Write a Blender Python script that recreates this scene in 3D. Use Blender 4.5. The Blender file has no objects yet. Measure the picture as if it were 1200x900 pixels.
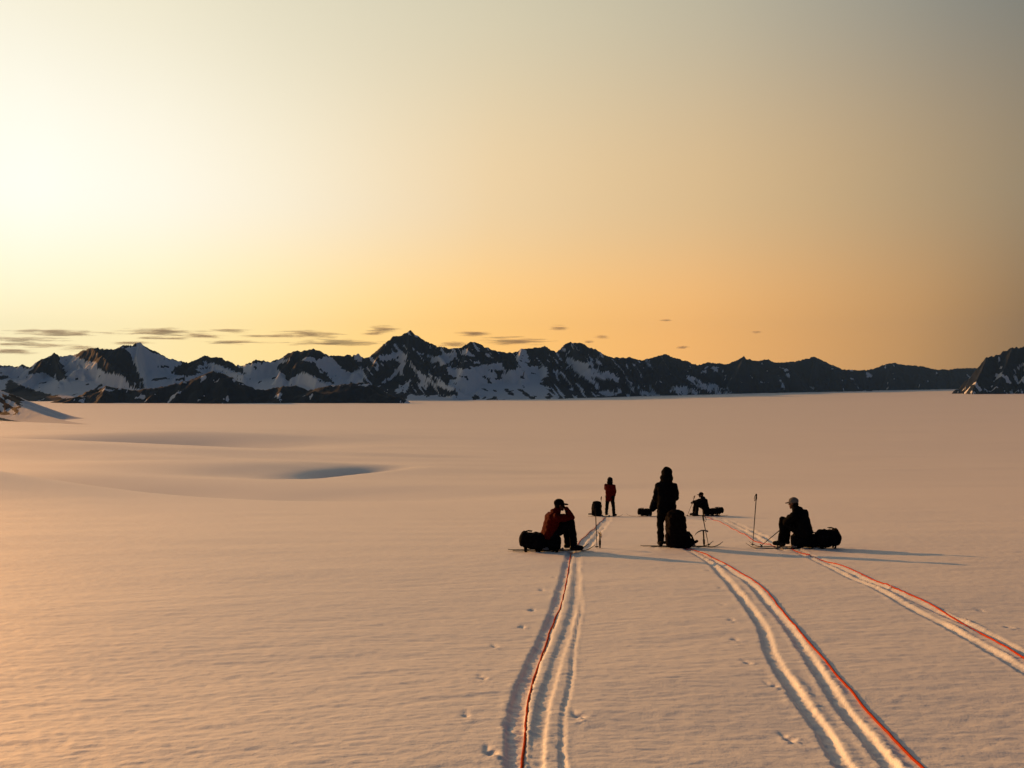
import bpy, bmesh, math, random
import numpy as np
from mathutils import Vector, Matrix, Euler, noise as mnoise

sc = bpy.context.scene
R = math.radians
random.seed(7)

# ------------------------------------------------------------------ camera
EYE = 1.65
cam_d = bpy.data.cameras.new('camera')
cam_d.lens = 34.5; cam_d.sensor_width = 36.0
cam_d.clip_start = 0.1; cam_d.clip_end = 60000
cam = bpy.data.objects.new('camera', cam_d)
sc.collection.objects.link(cam)
cam.location = (0, 0, EYE); cam.rotation_euler = (R(90), 0, 0)
sc.camera = cam

# ------------------------------------------------------------------ light
SUN_AZ, SUN_EL = -44.0, 11.5          # degrees left of the view direction, above the horizon
sun_dir = Vector((math.sin(R(SUN_AZ))*math.cos(R(SUN_EL)), math.cos(R(SUN_AZ))*math.cos(R(SUN_EL)), math.sin(R(SUN_EL))))
sl = bpy.data.lights.new('sun', 'SUN')
sl.energy = 4.1; sl.angle = R(0.6); sl.color = (1.0, 0.42, 0.095)
so = bpy.data.objects.new('sun', sl); sc.collection.objects.link(so)
so.rotation_euler = sun_dir.to_track_quat('Z', 'Y').to_euler()
so.location = (-60, 60, 40)

def lin(r, g, b, k=1.0):
    f = lambda c: ((c/255+0.055)/1.055)**2.4 if c > 10 else c/255/12.92
    return (f(r)*k, f(g)*k, f(b)*k, 1.0)

world = bpy.data.worlds.new('World'); sc.world = world; world.use_nodes = True
wn, wl = world.node_tree.nodes, world.node_tree.links
wn.clear()
def N(t, **kw):
    n = wn.new(t)
    for k, v in kw.items(): setattr(n, k, v)
    return n
def M(op, a, b=None, c=None, clamp=False):
    n = N('ShaderNodeMath', operation=op, use_clamp=clamp)
    for i, v in enumerate((a, b, c)):
        if v is None: continue
        if isinstance(v, (int, float)): n.inputs[i].default_value = v
        else: wl.new(v, n.inputs[i])
    return n.outputs[0]
def ramp(fac, stops):
    n = N('ShaderNodeValToRGB'); e = n.color_ramp.elements
    n.color_ramp.interpolation = 'LINEAR'
    while len(e) < len(stops): e.new(0.5)
    for el, (p, c) in zip(e, stops): el.position = p; el.color = c
    wl.new(fac, n.inputs[0]); return n.outputs[0]
def mixc(f, a, b, mode='MIX'):
    n = N('ShaderNodeMix', data_type='RGBA', blend_type=mode)
    if isinstance(f, (int, float)): n.inputs[0].default_value = f
    else: wl.new(f, n.inputs[0])
    for i, v in ((6, a), (7, b)):
        if isinstance(v, tuple): n.inputs[i].default_value = v
        else: wl.new(v, n.inputs[i])
    return n.outputs[2]
tc = N('ShaderNodeTexCoord')
sep = N('ShaderNodeSeparateXYZ'); wl.new(tc.outputs['Generated'], sep.inputs[0])
dn = N('ShaderNodeVectorMath', operation='DOT_PRODUCT'); wl.new(tc.outputs['Generated'], dn.inputs[0]); dn.inputs[1].default_value = sun_dir
ang = M('DIVIDE', M('ARCCOSINE', M('MINIMUM', dn.outputs['Value'], 0.99999)), math.pi)       # 0 at the sun, 1 opposite it
el = M('DIVIDE', M('ARCSINE', M('MINIMUM', sep.outputs[2], 0.99999)), math.pi/2)            # 0 at the horizon, 1 overhead
def sky_ramp(stops):                      # stops: degrees from the sun, sRGB colour, gain; resampled smoothly
    d_ = np.array([q[0] for q in stops], float)
    cs = np.array([np.array(lin(*q[1:4])[:3])*(q[4] if len(q) > 4 else 1) for q in stops])**(1/2.2)
    xs = np.concatenate([np.linspace(0, 90, 16), np.linspace(90, 180, 8)[1:]]); out = []
    for x_ in xs:
        out.append((x_/180, tuple(float(max(np.interp(x_+k_, d_, cs[:, c]), 0)) for c in range(3) for k_ in (0,)) + (1.0,)))
    out = [(p, (c[0]**2.2, c[1]**2.2, c[2]**2.2, 1.0)) for p, c in out]
    return ramp(ang, out)
low = sky_ramp([(0,255,236,182,1.3),(12,255,238,184,1.3),(20,255,240,192,1.32),(28,255,229,162,1.36),(36,255,212,130,1.36),(44,255,195,106,1.34),(56,246,180,102,1.22),(66,206,154,94,1.1),(72,154,120,80),(78,130,105,76),(90,104,92,82),(125,70,76,90),(180,62,74,96)])
mid = sky_ramp([(0,255,246,222,1.14),(12,255,251,236,1.16),(20,255,252,239,1.16),(29,255,244,218,1.08),(43,249,216,166),(57,222,187,138),(66,182,156,120),(72,148,132,107),(78,126,115,98),(90,100,98,94),(125,66,76,94),(180,60,74,102)])
top = sky_ramp([(0,255,248,224,1.05),(16,253,246,222),(24,245,237,210),(32,231,223,196),(45,214,204,175),(56,186,178,156),(64,150,148,137),(70,120,125,120),(76,104,110,109),(90,88,95,100),(125,66,78,98),(180,58,74,104)])
def sst(x, a, b):
    n = N('ShaderNodeMapRange', interpolation_type='SMOOTHSTEP'); wl.new(x, n.inputs[0])
    n.inputs[1].default_value = a; n.inputs[2].default_value = b; return n.outputs[0]
sky_c = mixc(sst(el, 0.02, 0.12), low, mid)
sky_c = mixc(sst(el, 0.10, 0.25), sky_c, top)
nis = N('ShaderNodeTexSky', sky_type='NISHITA')
nis.sun_disc = False; nis.sun_elevation = R(SUN_EL); nis.sun_rotation = R(SUN_AZ)
nis.altitude = 1200; nis.dust_density = 2.0
nb = mixc(1.0, nis.outputs[0], (0.05, 0.05, 0.05, 1), 'MULTIPLY')
sky_c = mixc(sst(el, 0.22, 0.45), sky_c, nb)
bg = N('ShaderNodeBackground'); wl.new(sky_c, bg.inputs[0]); bg.inputs[1].default_value = 1.0
wo = N('ShaderNodeOutputWorld'); wl.new(bg.outputs[0], wo.inputs[0])

vs = sc.view_settings
vs.view_transform = 'Standard'; vs.look = 'None'; vs.exposure = 0.0; vs.gamma = 1.0; vs.use_curve_mapping = False
sc.cycles.use_denoising = True
sc.cycles.max_bounces = 6; sc.cycles.diffuse_bounces = 3; sc.cycles.volume_bounces = 0

# ------------------------------------------------------------------ noise
_rs = np.random.RandomState(3)
_P = np.tile(_rs.permutation(256), 3)
_G = np.stack([np.cos(np.linspace(0, 2*np.pi, 64, endpoint=False)), np.sin(np.linspace(0, 2*np.pi, 64, endpoint=False))], 1)
def perlin(x, y, s=0):
    x = np.asarray(x, float)+s*17.31; y = np.asarray(y, float)+s*9.77
    xi = np.floor(x).astype(np.int64); yi = np.floor(y).astype(np.int64)
    fx = x-xi; fy = y-yi; xi &= 255; yi &= 255
    u = fx*fx*fx*(fx*(fx*6-15)+10); v = fy*fy*fy*(fy*(fy*6-15)+10)
    def g(ix, iy, dx, dy):
        h = _P[_P[ix]+iy] & 63
        return _G[h, 0]*dx+_G[h, 1]*dy
    a = g(xi, yi, fx, fy); b = g(xi+1, yi, fx-1, fy); c = g(xi, yi+1, fx, fy-1); d = g(xi+1, yi+1, fx-1, fy-1)
    return (a+(b-a)*u+((c+(d-c)*u)-(a+(b-a)*u))*v)*1.5
def fbm(x, y, o=4, s=0, gain=0.5):
    t = 0; a = 1
    for i in range(o):
        t = t+a*perlin(x*2**i, y*2**i, s+i*3); a *= gain
    return t
def smooth(a, b, x):
    t = np.clip((x-a)/(b-a), 0, 1); return t*t*(3-2*t)

# ------------------------------------------------------------------ helpers
def link(o, parent=None):
    sc.collection.objects.link(o)
    if parent is not None: o.parent = parent
    return o
def mesh_obj(name, verts, faces, mat, parent=None, smooth_=True):
    me = bpy.data.meshes.new(name); me.from_pydata([tuple(v) for v in verts], [], faces); me.update()
    if smooth_: me.polygons.foreach_set('use_smooth', [True]*len(me.polygons))
    me.materials.append(mat)
    return link(bpy.data.objects.new(name, me), parent)
def grid_obj(name, X, Y, Z, mat, wrap=False, attr=None):
    nr, nc = X.shape
    v = np.stack([X, Y, Z], -1).reshape(-1, 3).astype(np.float32)
    i = np.arange(nr*nc).reshape(nr, nc)
    if wrap: i = np.concatenate([i, i[:, :1]], 1)
    f = np.stack([i[:-1, :-1], i[:-1, 1:], i[1:, 1:], i[1:, :-1]], -1).reshape(-1, 4)
    me = bpy.data.meshes.new(name)
    me.vertices.add(len(v)); me.vertices.foreach_set('co', v.ravel())
    me.loops.add(f.size); me.loops.foreach_set('vertex_index', f.ravel().astype(np.int32))
    me.polygons.add(len(f)); me.polygons.foreach_set('loop_start', np.arange(0, f.size, 4, dtype=np.int32))
    me.polygons.foreach_set('loop_total', np.full(len(f), 4, np.int32))
    me.update(calc_edges=True)
    me.polygons.foreach_set('use_smooth', np.ones(len(f), bool))
    if attr:
        for k, a in attr.items():
            at = me.attributes.new(k, 'FLOAT', 'POINT'); at.data.foreach_set('value', a.ravel().astype(np.float32))
    me.materials.append(mat)
    return link(bpy.data.objects.new(name, me))
def tag(o, label=None, cat=None, group=None, kind=None):
    if label: o['label'] = label
    if cat: o['category'] = cat
    if group: o['group'] = group
    if kind: o['kind'] = kind
    return o

# ------------------------------------------------------------------ materials
def new_mat(name):
    m = bpy.data.materials.new(name); m.use_nodes = True
    nt = m.node_tree; return m, nt, nt.nodes['Principled BSDF'], nt.nodes, nt.links
def simple(name, col, rough=0.7, var=0.25, scale=30, spec=0.03, metal=0.0, bump=0.0):
    m, nt, b, n, l = new_mat(name)
    t = n.new('ShaderNodeTexCoord'); nz = n.new('ShaderNodeTexNoise'); nz.inputs['Scale'].default_value = scale; nz.inputs['Detail'].default_value = 4
    l.new(t.outputs['Object'], nz.inputs[0])
    r = n.new('ShaderNodeValToRGB'); e = r.color_ramp.elements
    e[0].position = 0.3; e[1].position = 0.7
    e[0].color = (col[0]*(1-var), col[1]*(1-var), col[2]*(1-var), 1); e[1].color = (col[0]*(1+var), col[1]*(1+var), col[2]*(1+var), 1)
    l.new(nz.outputs[0], r.inputs[0]); l.new(r.outputs[0], b.inputs['Base Color'])
    b.inputs['Roughness'].default_value = rough; b.inputs['Specular IOR Level'].default_value = spec; b.inputs['Metallic'].default_value = metal
    if bump:
        bp = n.new('ShaderNodeBump'); bp.inputs['Strength'].default_value = 0.6; bp.inputs['Distance'].default_value = bump
        l.new(nz.outputs[0], bp.inputs['Height']); l.new(bp.outputs[0], b.inputs['Normal'])
    return m

# wind-packed snow: fine grain and ripples in the bump, a rough forward sheen
snow, nt, b, n, l = new_mat('snow')
geo = n.new('ShaderNodeNewGeometry')
def mapped(scale, rotz=0.0):
    mp = n.new('ShaderNodeMapping'); mp.inputs['Scale'].default_value = scale; mp.inputs['Rotation'].default_value = (0, 0, rotz)
    l.new(geo.outputs['Position'], mp.inputs[0]); return mp.outputs[0]
n1 = n.new('ShaderNodeTexNoise'); n1.inputs['Scale'].default_value = 1; n1.inputs['Detail'].default_value = 5; l.new(mapped((3.4, 8.0, 1), R(-14)), n1.inputs[0])
n2 = n.new('ShaderNodeTexNoise'); n2.inputs['Scale'].default_value = 60; n2.inputs['Detail'].default_value = 3; l.new(geo.outputs['Position'], n2.inputs[0])
bp1 = n.new('ShaderNodeBump'); bp1.inputs['Strength'].default_value = 0.35; bp1.inputs['Distance'].default_value = 0.03; l.new(n1.outputs[0], bp1.inputs['Height'])
bp2 = n.new('ShaderNodeBump'); bp2.inputs['Strength'].default_value = 0.5; bp2.inputs['Distance'].default_value = 0.008; l.new(n2.outputs[0], bp2.inputs['Height']); l.new(bp1.outputs[0], bp2.inputs['Normal'])
l.new(bp2.outputs[0], b.inputs['Normal'])
n3 = n.new('ShaderNodeTexNoise'); n3.inputs['Scale'].default_value = 0.02; n3.inputs['Detail'].default_value = 6; l.new(geo.outputs['Position'], n3.inputs[0])
rc = n.new('ShaderNodeValToRGB'); rc.color_ramp.elements[0].color = (0.66, 0.65, 0.645, 1); rc.color_ramp.elements[1].color = (0.76, 0.75, 0.745, 1)
l.new(n3.outputs[0], rc.inputs[0]); l.new(rc.outputs[0], b.inputs['Base Color'])
b.inputs['Roughness'].default_value = 0.8; b.inputs['Specular IOR Level'].default_value = 1.0; b.inputs['IOR'].default_value = 2.5
b.inputs['Coat Weight'].default_value = 1.0; b.inputs['Coat Roughness'].default_value = 0.66; b.inputs['Coat IOR'].default_value = 3.0   # strong forward scatter of low sun over icy grains

# mountain faces: rock with snow where the ground collects it
def mountain_mat(name, rock):
    m, nt, b, n, l = new_mat(name)
    at = n.new('ShaderNodeAttribute'); at.attribute_name = 'snow'
    g = n.new('ShaderNodeNewGeometry')
    mp = n.new('ShaderNodeMapping'); mp.inputs['Scale'].default_value = (0.022, 0.022, 0.014); l.new(g.outputs['Position'], mp.inputs[0])
    nz = n.new('ShaderNodeTexNoise'); nz.inputs['Scale'].default_value = 1; nz.inputs['Detail'].default_value = 8; nz.inputs['Roughness'].default_value = 0.65; l.new(mp.outputs[0], nz.inputs[0])
    rr = n.new('ShaderNodeValToRGB'); e = rr.color_ramp.elements; e[0].position = 0.3; e[1].position = 0.75
    e[0].color = (rock[0]*.55, rock[1]*.55, rock[2]*.55, 1); e[1].color = (rock[0]*1.5, rock[1]*1.5, rock[2]*1.5, 1); l.new(nz.outputs[0], rr.inputs[0])
    ma = n.new('ShaderNodeMath'); ma.operation = 'MULTIPLY_ADD'; l.new(nz.outputs[0], ma.inputs[0]); ma.inputs[1].default_value = 0.4; ma.inputs[2].default_value = -0.2
    ad = n.new('ShaderNodeMath'); ad.operation = 'ADD'; l.new(at.outputs['Fac'], ad.inputs[0]); l.new(ma.outputs[0], ad.inputs[1])
    mr = n.new('ShaderNodeMapRange'); mr.interpolation_type = 'SMOOTHSTEP'; mr.inputs[1].default_value = 0.42; mr.inputs[2].default_value = 0.58; l.new(ad.outputs[0], mr.inputs[0])
    mx = n.new('ShaderNodeMix'); mx.data_type = 'RGBA'; l.new(mr.outputs[0], mx.inputs[0]); l.new(rr.outputs[0], mx.inputs[6]); mx.inputs[7].default_value = (0.80, 0.82, 0.85, 1)
    l.new(mx.outputs[2], b.inputs['Base Color']); b.inputs['Roughness'].default_value = 0.9; b.inputs['Specular IOR Level'].default_value = 0.1
    return m
rock_m = mountain_mat('dark_rock_and_snow', (0.010, 0.016, 0.028))

# ------------------------------------------------------------------ the snow plain
PD = [(0,1.65),(6.6,2.24),(21.7,3.6),(45,6.06),(80,9.5),(150,16),(300,26.6),(600,43.3),(1200,65.7),(2500,95.6),(5000,124),(10000,147),(20000,165)]
def pchip(t, y):
    t = np.asarray(t, float); y = np.asarray(y, float)
    h = np.diff(t); s = np.diff(y)/h; m = np.zeros_like(y); m[0] = s[0]; m[-1] = s[-1]
    for i in range(1, len(y)-1):
        if s[i-1]*s[i] > 0:
            w1 = 2*h[i]+h[i-1]; w2 = h[i]+2*h[i-1]; m[i] = (w1+w2)/(w1/s[i-1]+w2/s[i])
    def f(q):
        q = np.clip(q, t[0], t[-1]); i = np.clip(np.searchsorted(t, q)-1, 0, len(t)-2); hh = t[i+1]-t[i]; u = (q-t[i])/hh
        return (2*u**3-3*u**2+1)*y[i]+(u**3-2*u**2+u)*hh*m[i]+(-2*u**3+3*u**2)*y[i+1]+(u**3-u**2)*hh*m[i+1]
    return f
_pf = pchip(np.log(np.array([p[0] for p in PD])+12), [p[1] for p in PD])
def drop(y):                              # how far the snow lies below the eye, by forward distance
    return _pf(np.log(np.maximum(y, 0)+12))
def gauss(x, y, cx, cy, sx, sy, rot=0.0):
    c, s = math.cos(rot), math.sin(rot); dx = x-cx; dy = y-cy
    return np.exp(-0.5*(((dx*c+dy*s)/sx)**2+((-dx*s+dy*c)/sy)**2))

# ski grooves: (forward-monotone centre line, width, depth, berm height)
GROOVES = [
 ([(0.0,0.8),(0.01,4.2),(0.01,5.04),(0.02,5.57),(0.05,6.9),(0.16,8.21),(0.35,10.08),(0.63,13.06),(0.97,17.24),(1.2,20.01),(1.4,21.4)], 0.060, 0.060, 0.020),
 ([(0.05,0.8),(0.08,4.2),(0.10,5.04),(0.14,5.63),(0.22,6.9),(0.27,7.38),(0.45,9.16),(0.64,10.89),(0.84,13.06),(1.06,16.2),(1.29,19.59),(1.5,21.4)], 0.045, 0.035, 0.016),
 ([(0.26,0.8),(0.28,4.2),(0.28,5.04),(0.29,5.57),(0.32,6.3),(0.46,7.71),(0.59,9.36),(0.83,11.91),(1.11,16.34),(1.36,19.59),(1.6,21.4)], 0.018, 0.022, 0.014),
 ([(1.55,0.8),(1.76,4.2),(1.83,5.04),(1.88,5.58),(2.0,6.38),(2.12,7.38),(2.32,8.74),(2.6,10.13),(2.85,11.69),(3.18,14.35),(3.56,17.4),(3.74,20.01),(3.76,21.64)], 0.050, 0.058, 0.034),
 ([(1.72,0.8),(1.97,4.2),(2.08,5.04),(2.14,5.58),(2.25,6.38),(2.42,7.53),(2.7,9.07),(2.95,10.58),(3.19,12.22),(3.53,14.91),(3.74,17.56),(3.86,20.01),(3.88,21.64)], 0.045, 0.050, 0.034),
 ([(3.2,1.2),(3.9,6.0),(4.11,7.38),(4.21,8.07),(4.35,8.94),(4.53,10.03),(4.73,11.34),(4.96,12.97),(5.27,15.15),(5.52,16.93),(5.78,18.99),(6.12,21.64)], 0.045, 0.045, 0.050),
 ([(3.5,1.2),(4.25,6.6),(4.45,8.0),(4.56,8.74),(4.76,9.77),(4.92,10.89),(5.07,12.14),(5.21,13.62),(5.54,15.92),(5.78,17.73),(6.02,19.8),(6.21,21.64)], 0.050, 0.045, 0.060),
 ([(1.35,20.6),(1.52,21.9),(2.0,25.62),(2.92,32.9),(4.08,42.64),(4.3,45)], 0.06, 0.06, 0.04),
 ([(1.5,20.6),(1.71,21.9),(2.35,27.03),(3.28,34.6),(4.23,42.64),(4.5,45)], 0.06, 0.06, 0.04),
 ([(5.7,20.6),(5.79,21.15),(6.16,24.41),(7.14,30.63),(8.28,38.41),(8.82,43.74)], 0.07, 0.06, 0.07),
 ([(6.1,21.4),(6.15,22.45),(6.57,25.62),(7.5,31.35),(8.52,38.41),(9.13,43.74)], 0.07, 0.06, 0.07),
]
_gf = []
for pts, w, dp, bm_ in GROOVES:
    ys = [p[1] for p in pts]; xs = [p[0] for p in pts]
    _gf.append((pchip(ys, xs), ys[0], ys[-1], w, dp, bm_))
PLANTS = [(-0.31,6.56),(-0.23,7.8),(-0.16,9.38),(0.1,10.58),(0.23,11.91),(0.42,13.82),(-0.12,5.68),(-0.03,6.3),(2.43,10.89),(2.19,9.67),(2.03,8.43),(2.01,7.53),(1.72,6.08),(5.58,11.69),(5.21,10.3),(2.94,13.82),(0.45,6.56),(3.3,16.48),(0.5,9.9),(0.66,15.4),(2.62,12.2)]
def tracks(x, y):
    z = np.zeros_like(x)
    for gi, (fx, y0, y1, w, dp, bh) in enumerate(_gf):
        k = (y > y0) & (y < y1)
        if not k.any(): continue
        xx = x[k]; yy = y[k]
        dx = (fx(yy+0.05)-fx(yy-0.05))/0.1
        s = (xx-fx(yy))/np.sqrt(1+dx*dx)
        s = s+0.010*perlin(yy*1.2, xx*0.3, gi)+0.007*perlin(yy*13, xx*11, gi+5)
        fade = smooth(0, 0.6, yy-y0)*smooth(0, 0.6, y1-yy)
        chop = 0.85+0.3*fbm(xx*2.0, yy*1.1, 2, gi+20)+0.18*fbm(xx*14, yy*11, 2, gi+24)
        g = -0.56*dp*chop*np.exp(-(np.abs(s)/(1.05*w))**8)
        lump = 0.62*np.clip(0.9+0.7*fbm(xx*5, yy*1.3, 3, gi+40), 0, 1.8)
        lump = lump+0.7*np.clip(fbm(xx*24, yy*15, 2, gi+60)-.1, -.15, 1)
        g = g+0.42*bh*lump*np.clip(0.75+1.2*fbm(xx*0.8, yy*0.7, 2, gi+70), 0.15, 1.3)*(np.exp(-((s-1.6*w)/(0.5*w+.010))**2)+0.5*np.exp(-((s+1.6*w)/(0.45*w+.010))**2))
        z[k] += g*fade
    for i, (px, py) in enumerate(PLANTS):
        k = (np.abs(x-px) < 0.3) & (np.abs(y-py) < 0.45)
        if not k.any(): continue
        xx = x[k]-px; yy = y[k]-py; r2 = xx**2+(yy*0.6)**2
        crumb = np.clip(fbm(x[k]*16, y[k]*10, 3, i), 0, 1)
        sz = 0.55+0.45*abs(math.sin(i*12.9))
        z[k] += 0.65*sz*(-0.045*np.exp(-r2/(0.0009*sz))-0.020*np.exp(-((xx-0.03*math.sin(i*5))**2/0.0003+(yy-.09)**2/0.008))+0.026*crumb*np.exp(-(xx**2+(yy*0.55+.03)**2)/0.007))
    return z
def ground_z(x, y, fine=True):
    x = np.asarray(x, float); y = np.asarray(y, float)
    z = EYE-drop(y)
    up = np.minimum(y, 0); z = z+60*np.tanh(-up*0.09/60)
    # the plain climbs towards the right far out
    z = z+0.0118*(np.sqrt(x*x+400**2)+x-400)/2*2*0.5*smooth(200, 5000, y)*2*0.5
    # long swells on the left: a shoulder, the trough behind it, the roll beyond and a wind scoop
    z = z+4.5*gauss(x, y, -60, 82, 16, 22)
    z = z-6.5*gauss(x, y, -70, 155, 44, 28, R(-10))
    z = z+1.6*gauss(x, y, -140, 300, 70, 45, R(-20))
    z = z+9.0*gauss(x, y, -420, 660, 200, 90, R(-12))
    z = z-18.0*gauss(x, y, -340, 900, 110, 66, R(-9))+9*gauss(x, y, -320, 1060, 140, 80, R(-9))
    z = z+6.0*gauss(x, y, -250, 1500, 420, 300, R(-8))
    z = z+3.0*gauss(x, y, -74, 314, 40, 24, R(-8))-4.4*gauss(x, y, -46.0, 274, 4.8, 20, R(-14))-1.4*gauss(x, y, -52, 282, 10, 30, R(-20))
    rr = np.sqrt(x*x+y*y)
    du = x*0.94-y*0.34; dv = x*0.34+y*0.94
    z = z+1.5*perlin(du/150, dv/40, 12)*smooth(110, 190, rr)*(1-smooth(420, 800, rr))*smooth(70, -90, x)+4.0*perlin(du/520, dv/120, 14)*smooth(420, 750, rr)*(1-smooth(1500, 2400, rr))*smooth(150, -350, x)
    z = z+2.0*fbm(x/1100, y/520, 3, 2)*smooth(250, 1500, rr)+0.35*fbm(x/70, y/34, 2, 6)*smooth(30, 160, rr)*(1-smooth(900, 2500, rr))
    if fine:
        k = rr < 130
        if k.any():
            xx = x[k]; yy = y[k]; rk = rr[k]
            a = xx*0.97+yy*0.24; b_ = -xx*0.24+yy*0.97
            wx = 0.5*perlin(xx*0.4, yy*0.4, 11)
            rip = 0.0065*fbm(a*0.8+wx, b_*2.0+wx, 4, 30)+0.0036*fbm(a*3.4, b_*8.0+wx*2, 3, 33)+0.0022*fbm(a*12, b_*16, 2, 36)
            big = 0.04*perlin(xx*0.22, yy*0.35, 37)
            amp = 1-smooth(70, 130, rk)
            zz = (rip+big)*amp
            tr = sum(np.exp(-(((xx-cx)/.9)**2+((yy-cy)/.8)**2)) for cx, cy in ((.95, 20.3), (3.6, 21.6), (6.3, 21.4), (4.3, 44.8), (6.4, 44.9), (8.8, 44.9)))
            zz = zz+0.020*tr*fbm(xx*4.5, yy*4.5, 3, 44)
            kk = rk < 50
            if kk.any(): zz[kk] += tracks(xx[kk], yy[kk])
            z[k] += zz
    return z
def gz(x, y): return float(ground_z(np.array([x]), np.array([y]))[0])
def gzs(x, y):                            # the smooth slope, without grooves
    return float(ground_z(np.array([x]), np.array([y]), False)[0])

tt = np.linspace(-1, 1, 701)
az_front = np.arctan(tt*math.tan(R(37)))
az_back = np.linspace(R(37), R(323), 130)[1:-1]
az = np.concatenate([az_front, az_back])
rs_ = np.concatenate([np.arange(2, 60, .02), np.geomspace(60, 22000, 4000)])
ys_ = 450+1150*drop(rs_)/rs_
rows = np.interp(-np.linspace(945, 462.5, 720), -ys_, rs_)
rows = np.concatenate([[0.05, 0.4], np.linspace(0.8, 4.75, 50), rows, np.geomspace(rows[-1]*1.02, 21800, 8)])
Rg, Ag = np.meshgrid(rows, az, indexing='ij')
GX = Rg*np.sin(Ag); GY = Rg*np.cos(Ag)
GZ = ground_z(GX.ravel(), GY.ravel()).reshape(GX.shape)
tag(grid_obj('snow_ground', GX, GY, GZ, snow, wrap=True), kind='structure')

# ------------------------------------------------------------------ mountains
def W(p):                                 # survey table entry (bearing, height, forward distance) to metres
    b_, h_, d_ = p; return np.array([(b_-600)/1150*d_, d_, EYE+(450-h_)/1150*d_])
def tents(X, Y, ridges, wob=0.55):
    H = np.full(X.shape, -1e9)
    warp = 1+wob*fbm(X/420, Y/420, 4, 50)
    for pts, slope in ridges:
        for a, c in zip(pts[:-1], pts[1:]):
            dx, dy = c[0]-a[0], c[1]-a[1]; L2 = dx*dx+dy*dy+1e-6
            t = np.clip(((X-a[0])*dx+(Y-a[1])*dy)/L2, 0, 1)
            dist = np.hypot(X-a[0]-t*dx, Y-a[1]-t*dy)
            H = np.maximum(H, a[2]+t*(c[2]-a[2])-slope*np.maximum(warp, 0.35)*dist)
    return H
def inside(px_, py_, poly):
    r_ = np.zeros(px_.shape, bool); q = poly[-1]
    for p in poly:
        c_ = (p[1] > py_) != (q[1] > py_)
        r_ ^= c_ & (px_ < (q[0]-p[0])*(py_-p[1])/((q[1]-p[1]) if q[1] != p[1] else 1e-9)+p[0]); q = p
    return r_
def make_range(name, b0, b1, nb, r0f, depth, nv, ridges, glacier=None, couloir=lambda b: 0.5*np.ones_like(b), rough=1.0, mat=rock_m, fields=None):
    bb = np.linspace(b0, b1, nb); vv = np.linspace(0, 1, nv)**1.15
    V, B = np.meshgrid(vv, bb, indexing='ij')
    Y = r0f(B)+V*depth; X = (B-600)/1150*Y
    H = tents(X, Y, ridges)
    rid = 1-np.abs(fbm(X/170, Y/260, 5, 60, 0.6))*1.6
    fine = fbm(X/70, Y/70, 4, 70, 0.65)
    gul = 1-2*np.abs(perlin(X/75+0.4*perlin(X/200, Y/200, 3), Y/300, 77))
    H = H+rough*(22*(rid-0.7)+14*fine+16*(gul-.4))
    floor = ground_z(X.ravel(), Y.ravel(), False).reshape(X.shape)
    sn = np.zeros_like(H)
    if glacier is not None:
        G = glacier(B, V, X, Y, floor)+9*fbm(X/500, Y/350, 2, 80)
        sn = np.clip((G-H)/18+0.5+0.9*fbm(X/120, Y/120, 3, 82), 0, 1)*(G > H-60)
        H = np.where(G > H, G, H)
    # snow lying in couloirs and on ledges
    st = fbm(X/95+0.6*perlin(X/300, Y/300, 90), Y/300+H/260, 5, 91, 0.62)
    led = fbm(X/240, Y/240+H/160, 3, 95)
    cs_ = np.clip((st+0.5*led-couloir(B))*3.0, 0, 1)
    sn = np.maximum(sn, cs_) if fields is None else cs_
    if fields is not None:
        sn = fields(B, 450-(H-EYE)/Y*1150, X, Y, H, sn)
    H = np.maximum(H, floor-25)
    return tag(grid_obj(name, X, Y, H, mat, attr={'snow': sn}), kind='structure')

r0f = lambda b: np.interp(b, [-250, 0, 450, 650, 900, 1150, 1400], [8000, 8000, 8700, 9300, 12300, 14800, 14800])
SKY = [(-260,418),(-180,410),(-110,404),(-60,415),(-20,422),(0,425.5),(16,427.5),(27,424.5),(37,430),(41,427.5),(52,417.5),(64,412),(75,416),(87,414),(100,407.5),(107,404.5),(122,407.5),(135,407.5),(145,403),(155,402),(164,399),(172,404.5),(185,411),(200,419),(212,421),(220,424),(230,419.5),(240,415.5),(257,417),(267,421),(277,426),(287,426),(300,419.5),(310,421),(317,421),(327,418),(337,412.5),(346,409),(357,409),(367,407),(377,411),(386,415.5),(397,415),(410,414.5),(415,420),(422,424.5),(432,419),(440,410),(450,401),(462,391),(467,392.5),(472,390),(481,385.5),(490,392.5),(500,399),(512,404),(532,406),(542,404.5),(552,398),(565,402),(575,407.5),(587,410),(600,412),(612,407),(625,406),(639,404),(652,411),(661,402.5),(669,399),(680,399.5),(687,405),(697,407.5),(712,416),(725,418),(737,416),(752,420.5),(765,417),(780,413),(790,417.5),(800,420),(817,426),(830,423),(850,424.5),(862,421),(872,416),(882,421),(900,419.5),(910,423),(925,422.5),(940,420),(954,416),(962,419.5),(975,426),(987,431),(1007,432.5),(1025,430),(1036,425.5),(1046,423.5),(1060,426),(1080,427),(1095,431),(1112,431),(1125,430),(1142,429.5),(1200,428),(1300,424),(1400,430)]
_rw = np.random.RandomState(5)
def crest_d(b): return float(r0f(b))+1500+160*math.sin(b/31.0)+110*math.sin(b/13.0+1)
main = [W((b_, h_+1.5, crest_d(b_))) for b_, h_ in SKY]
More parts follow.
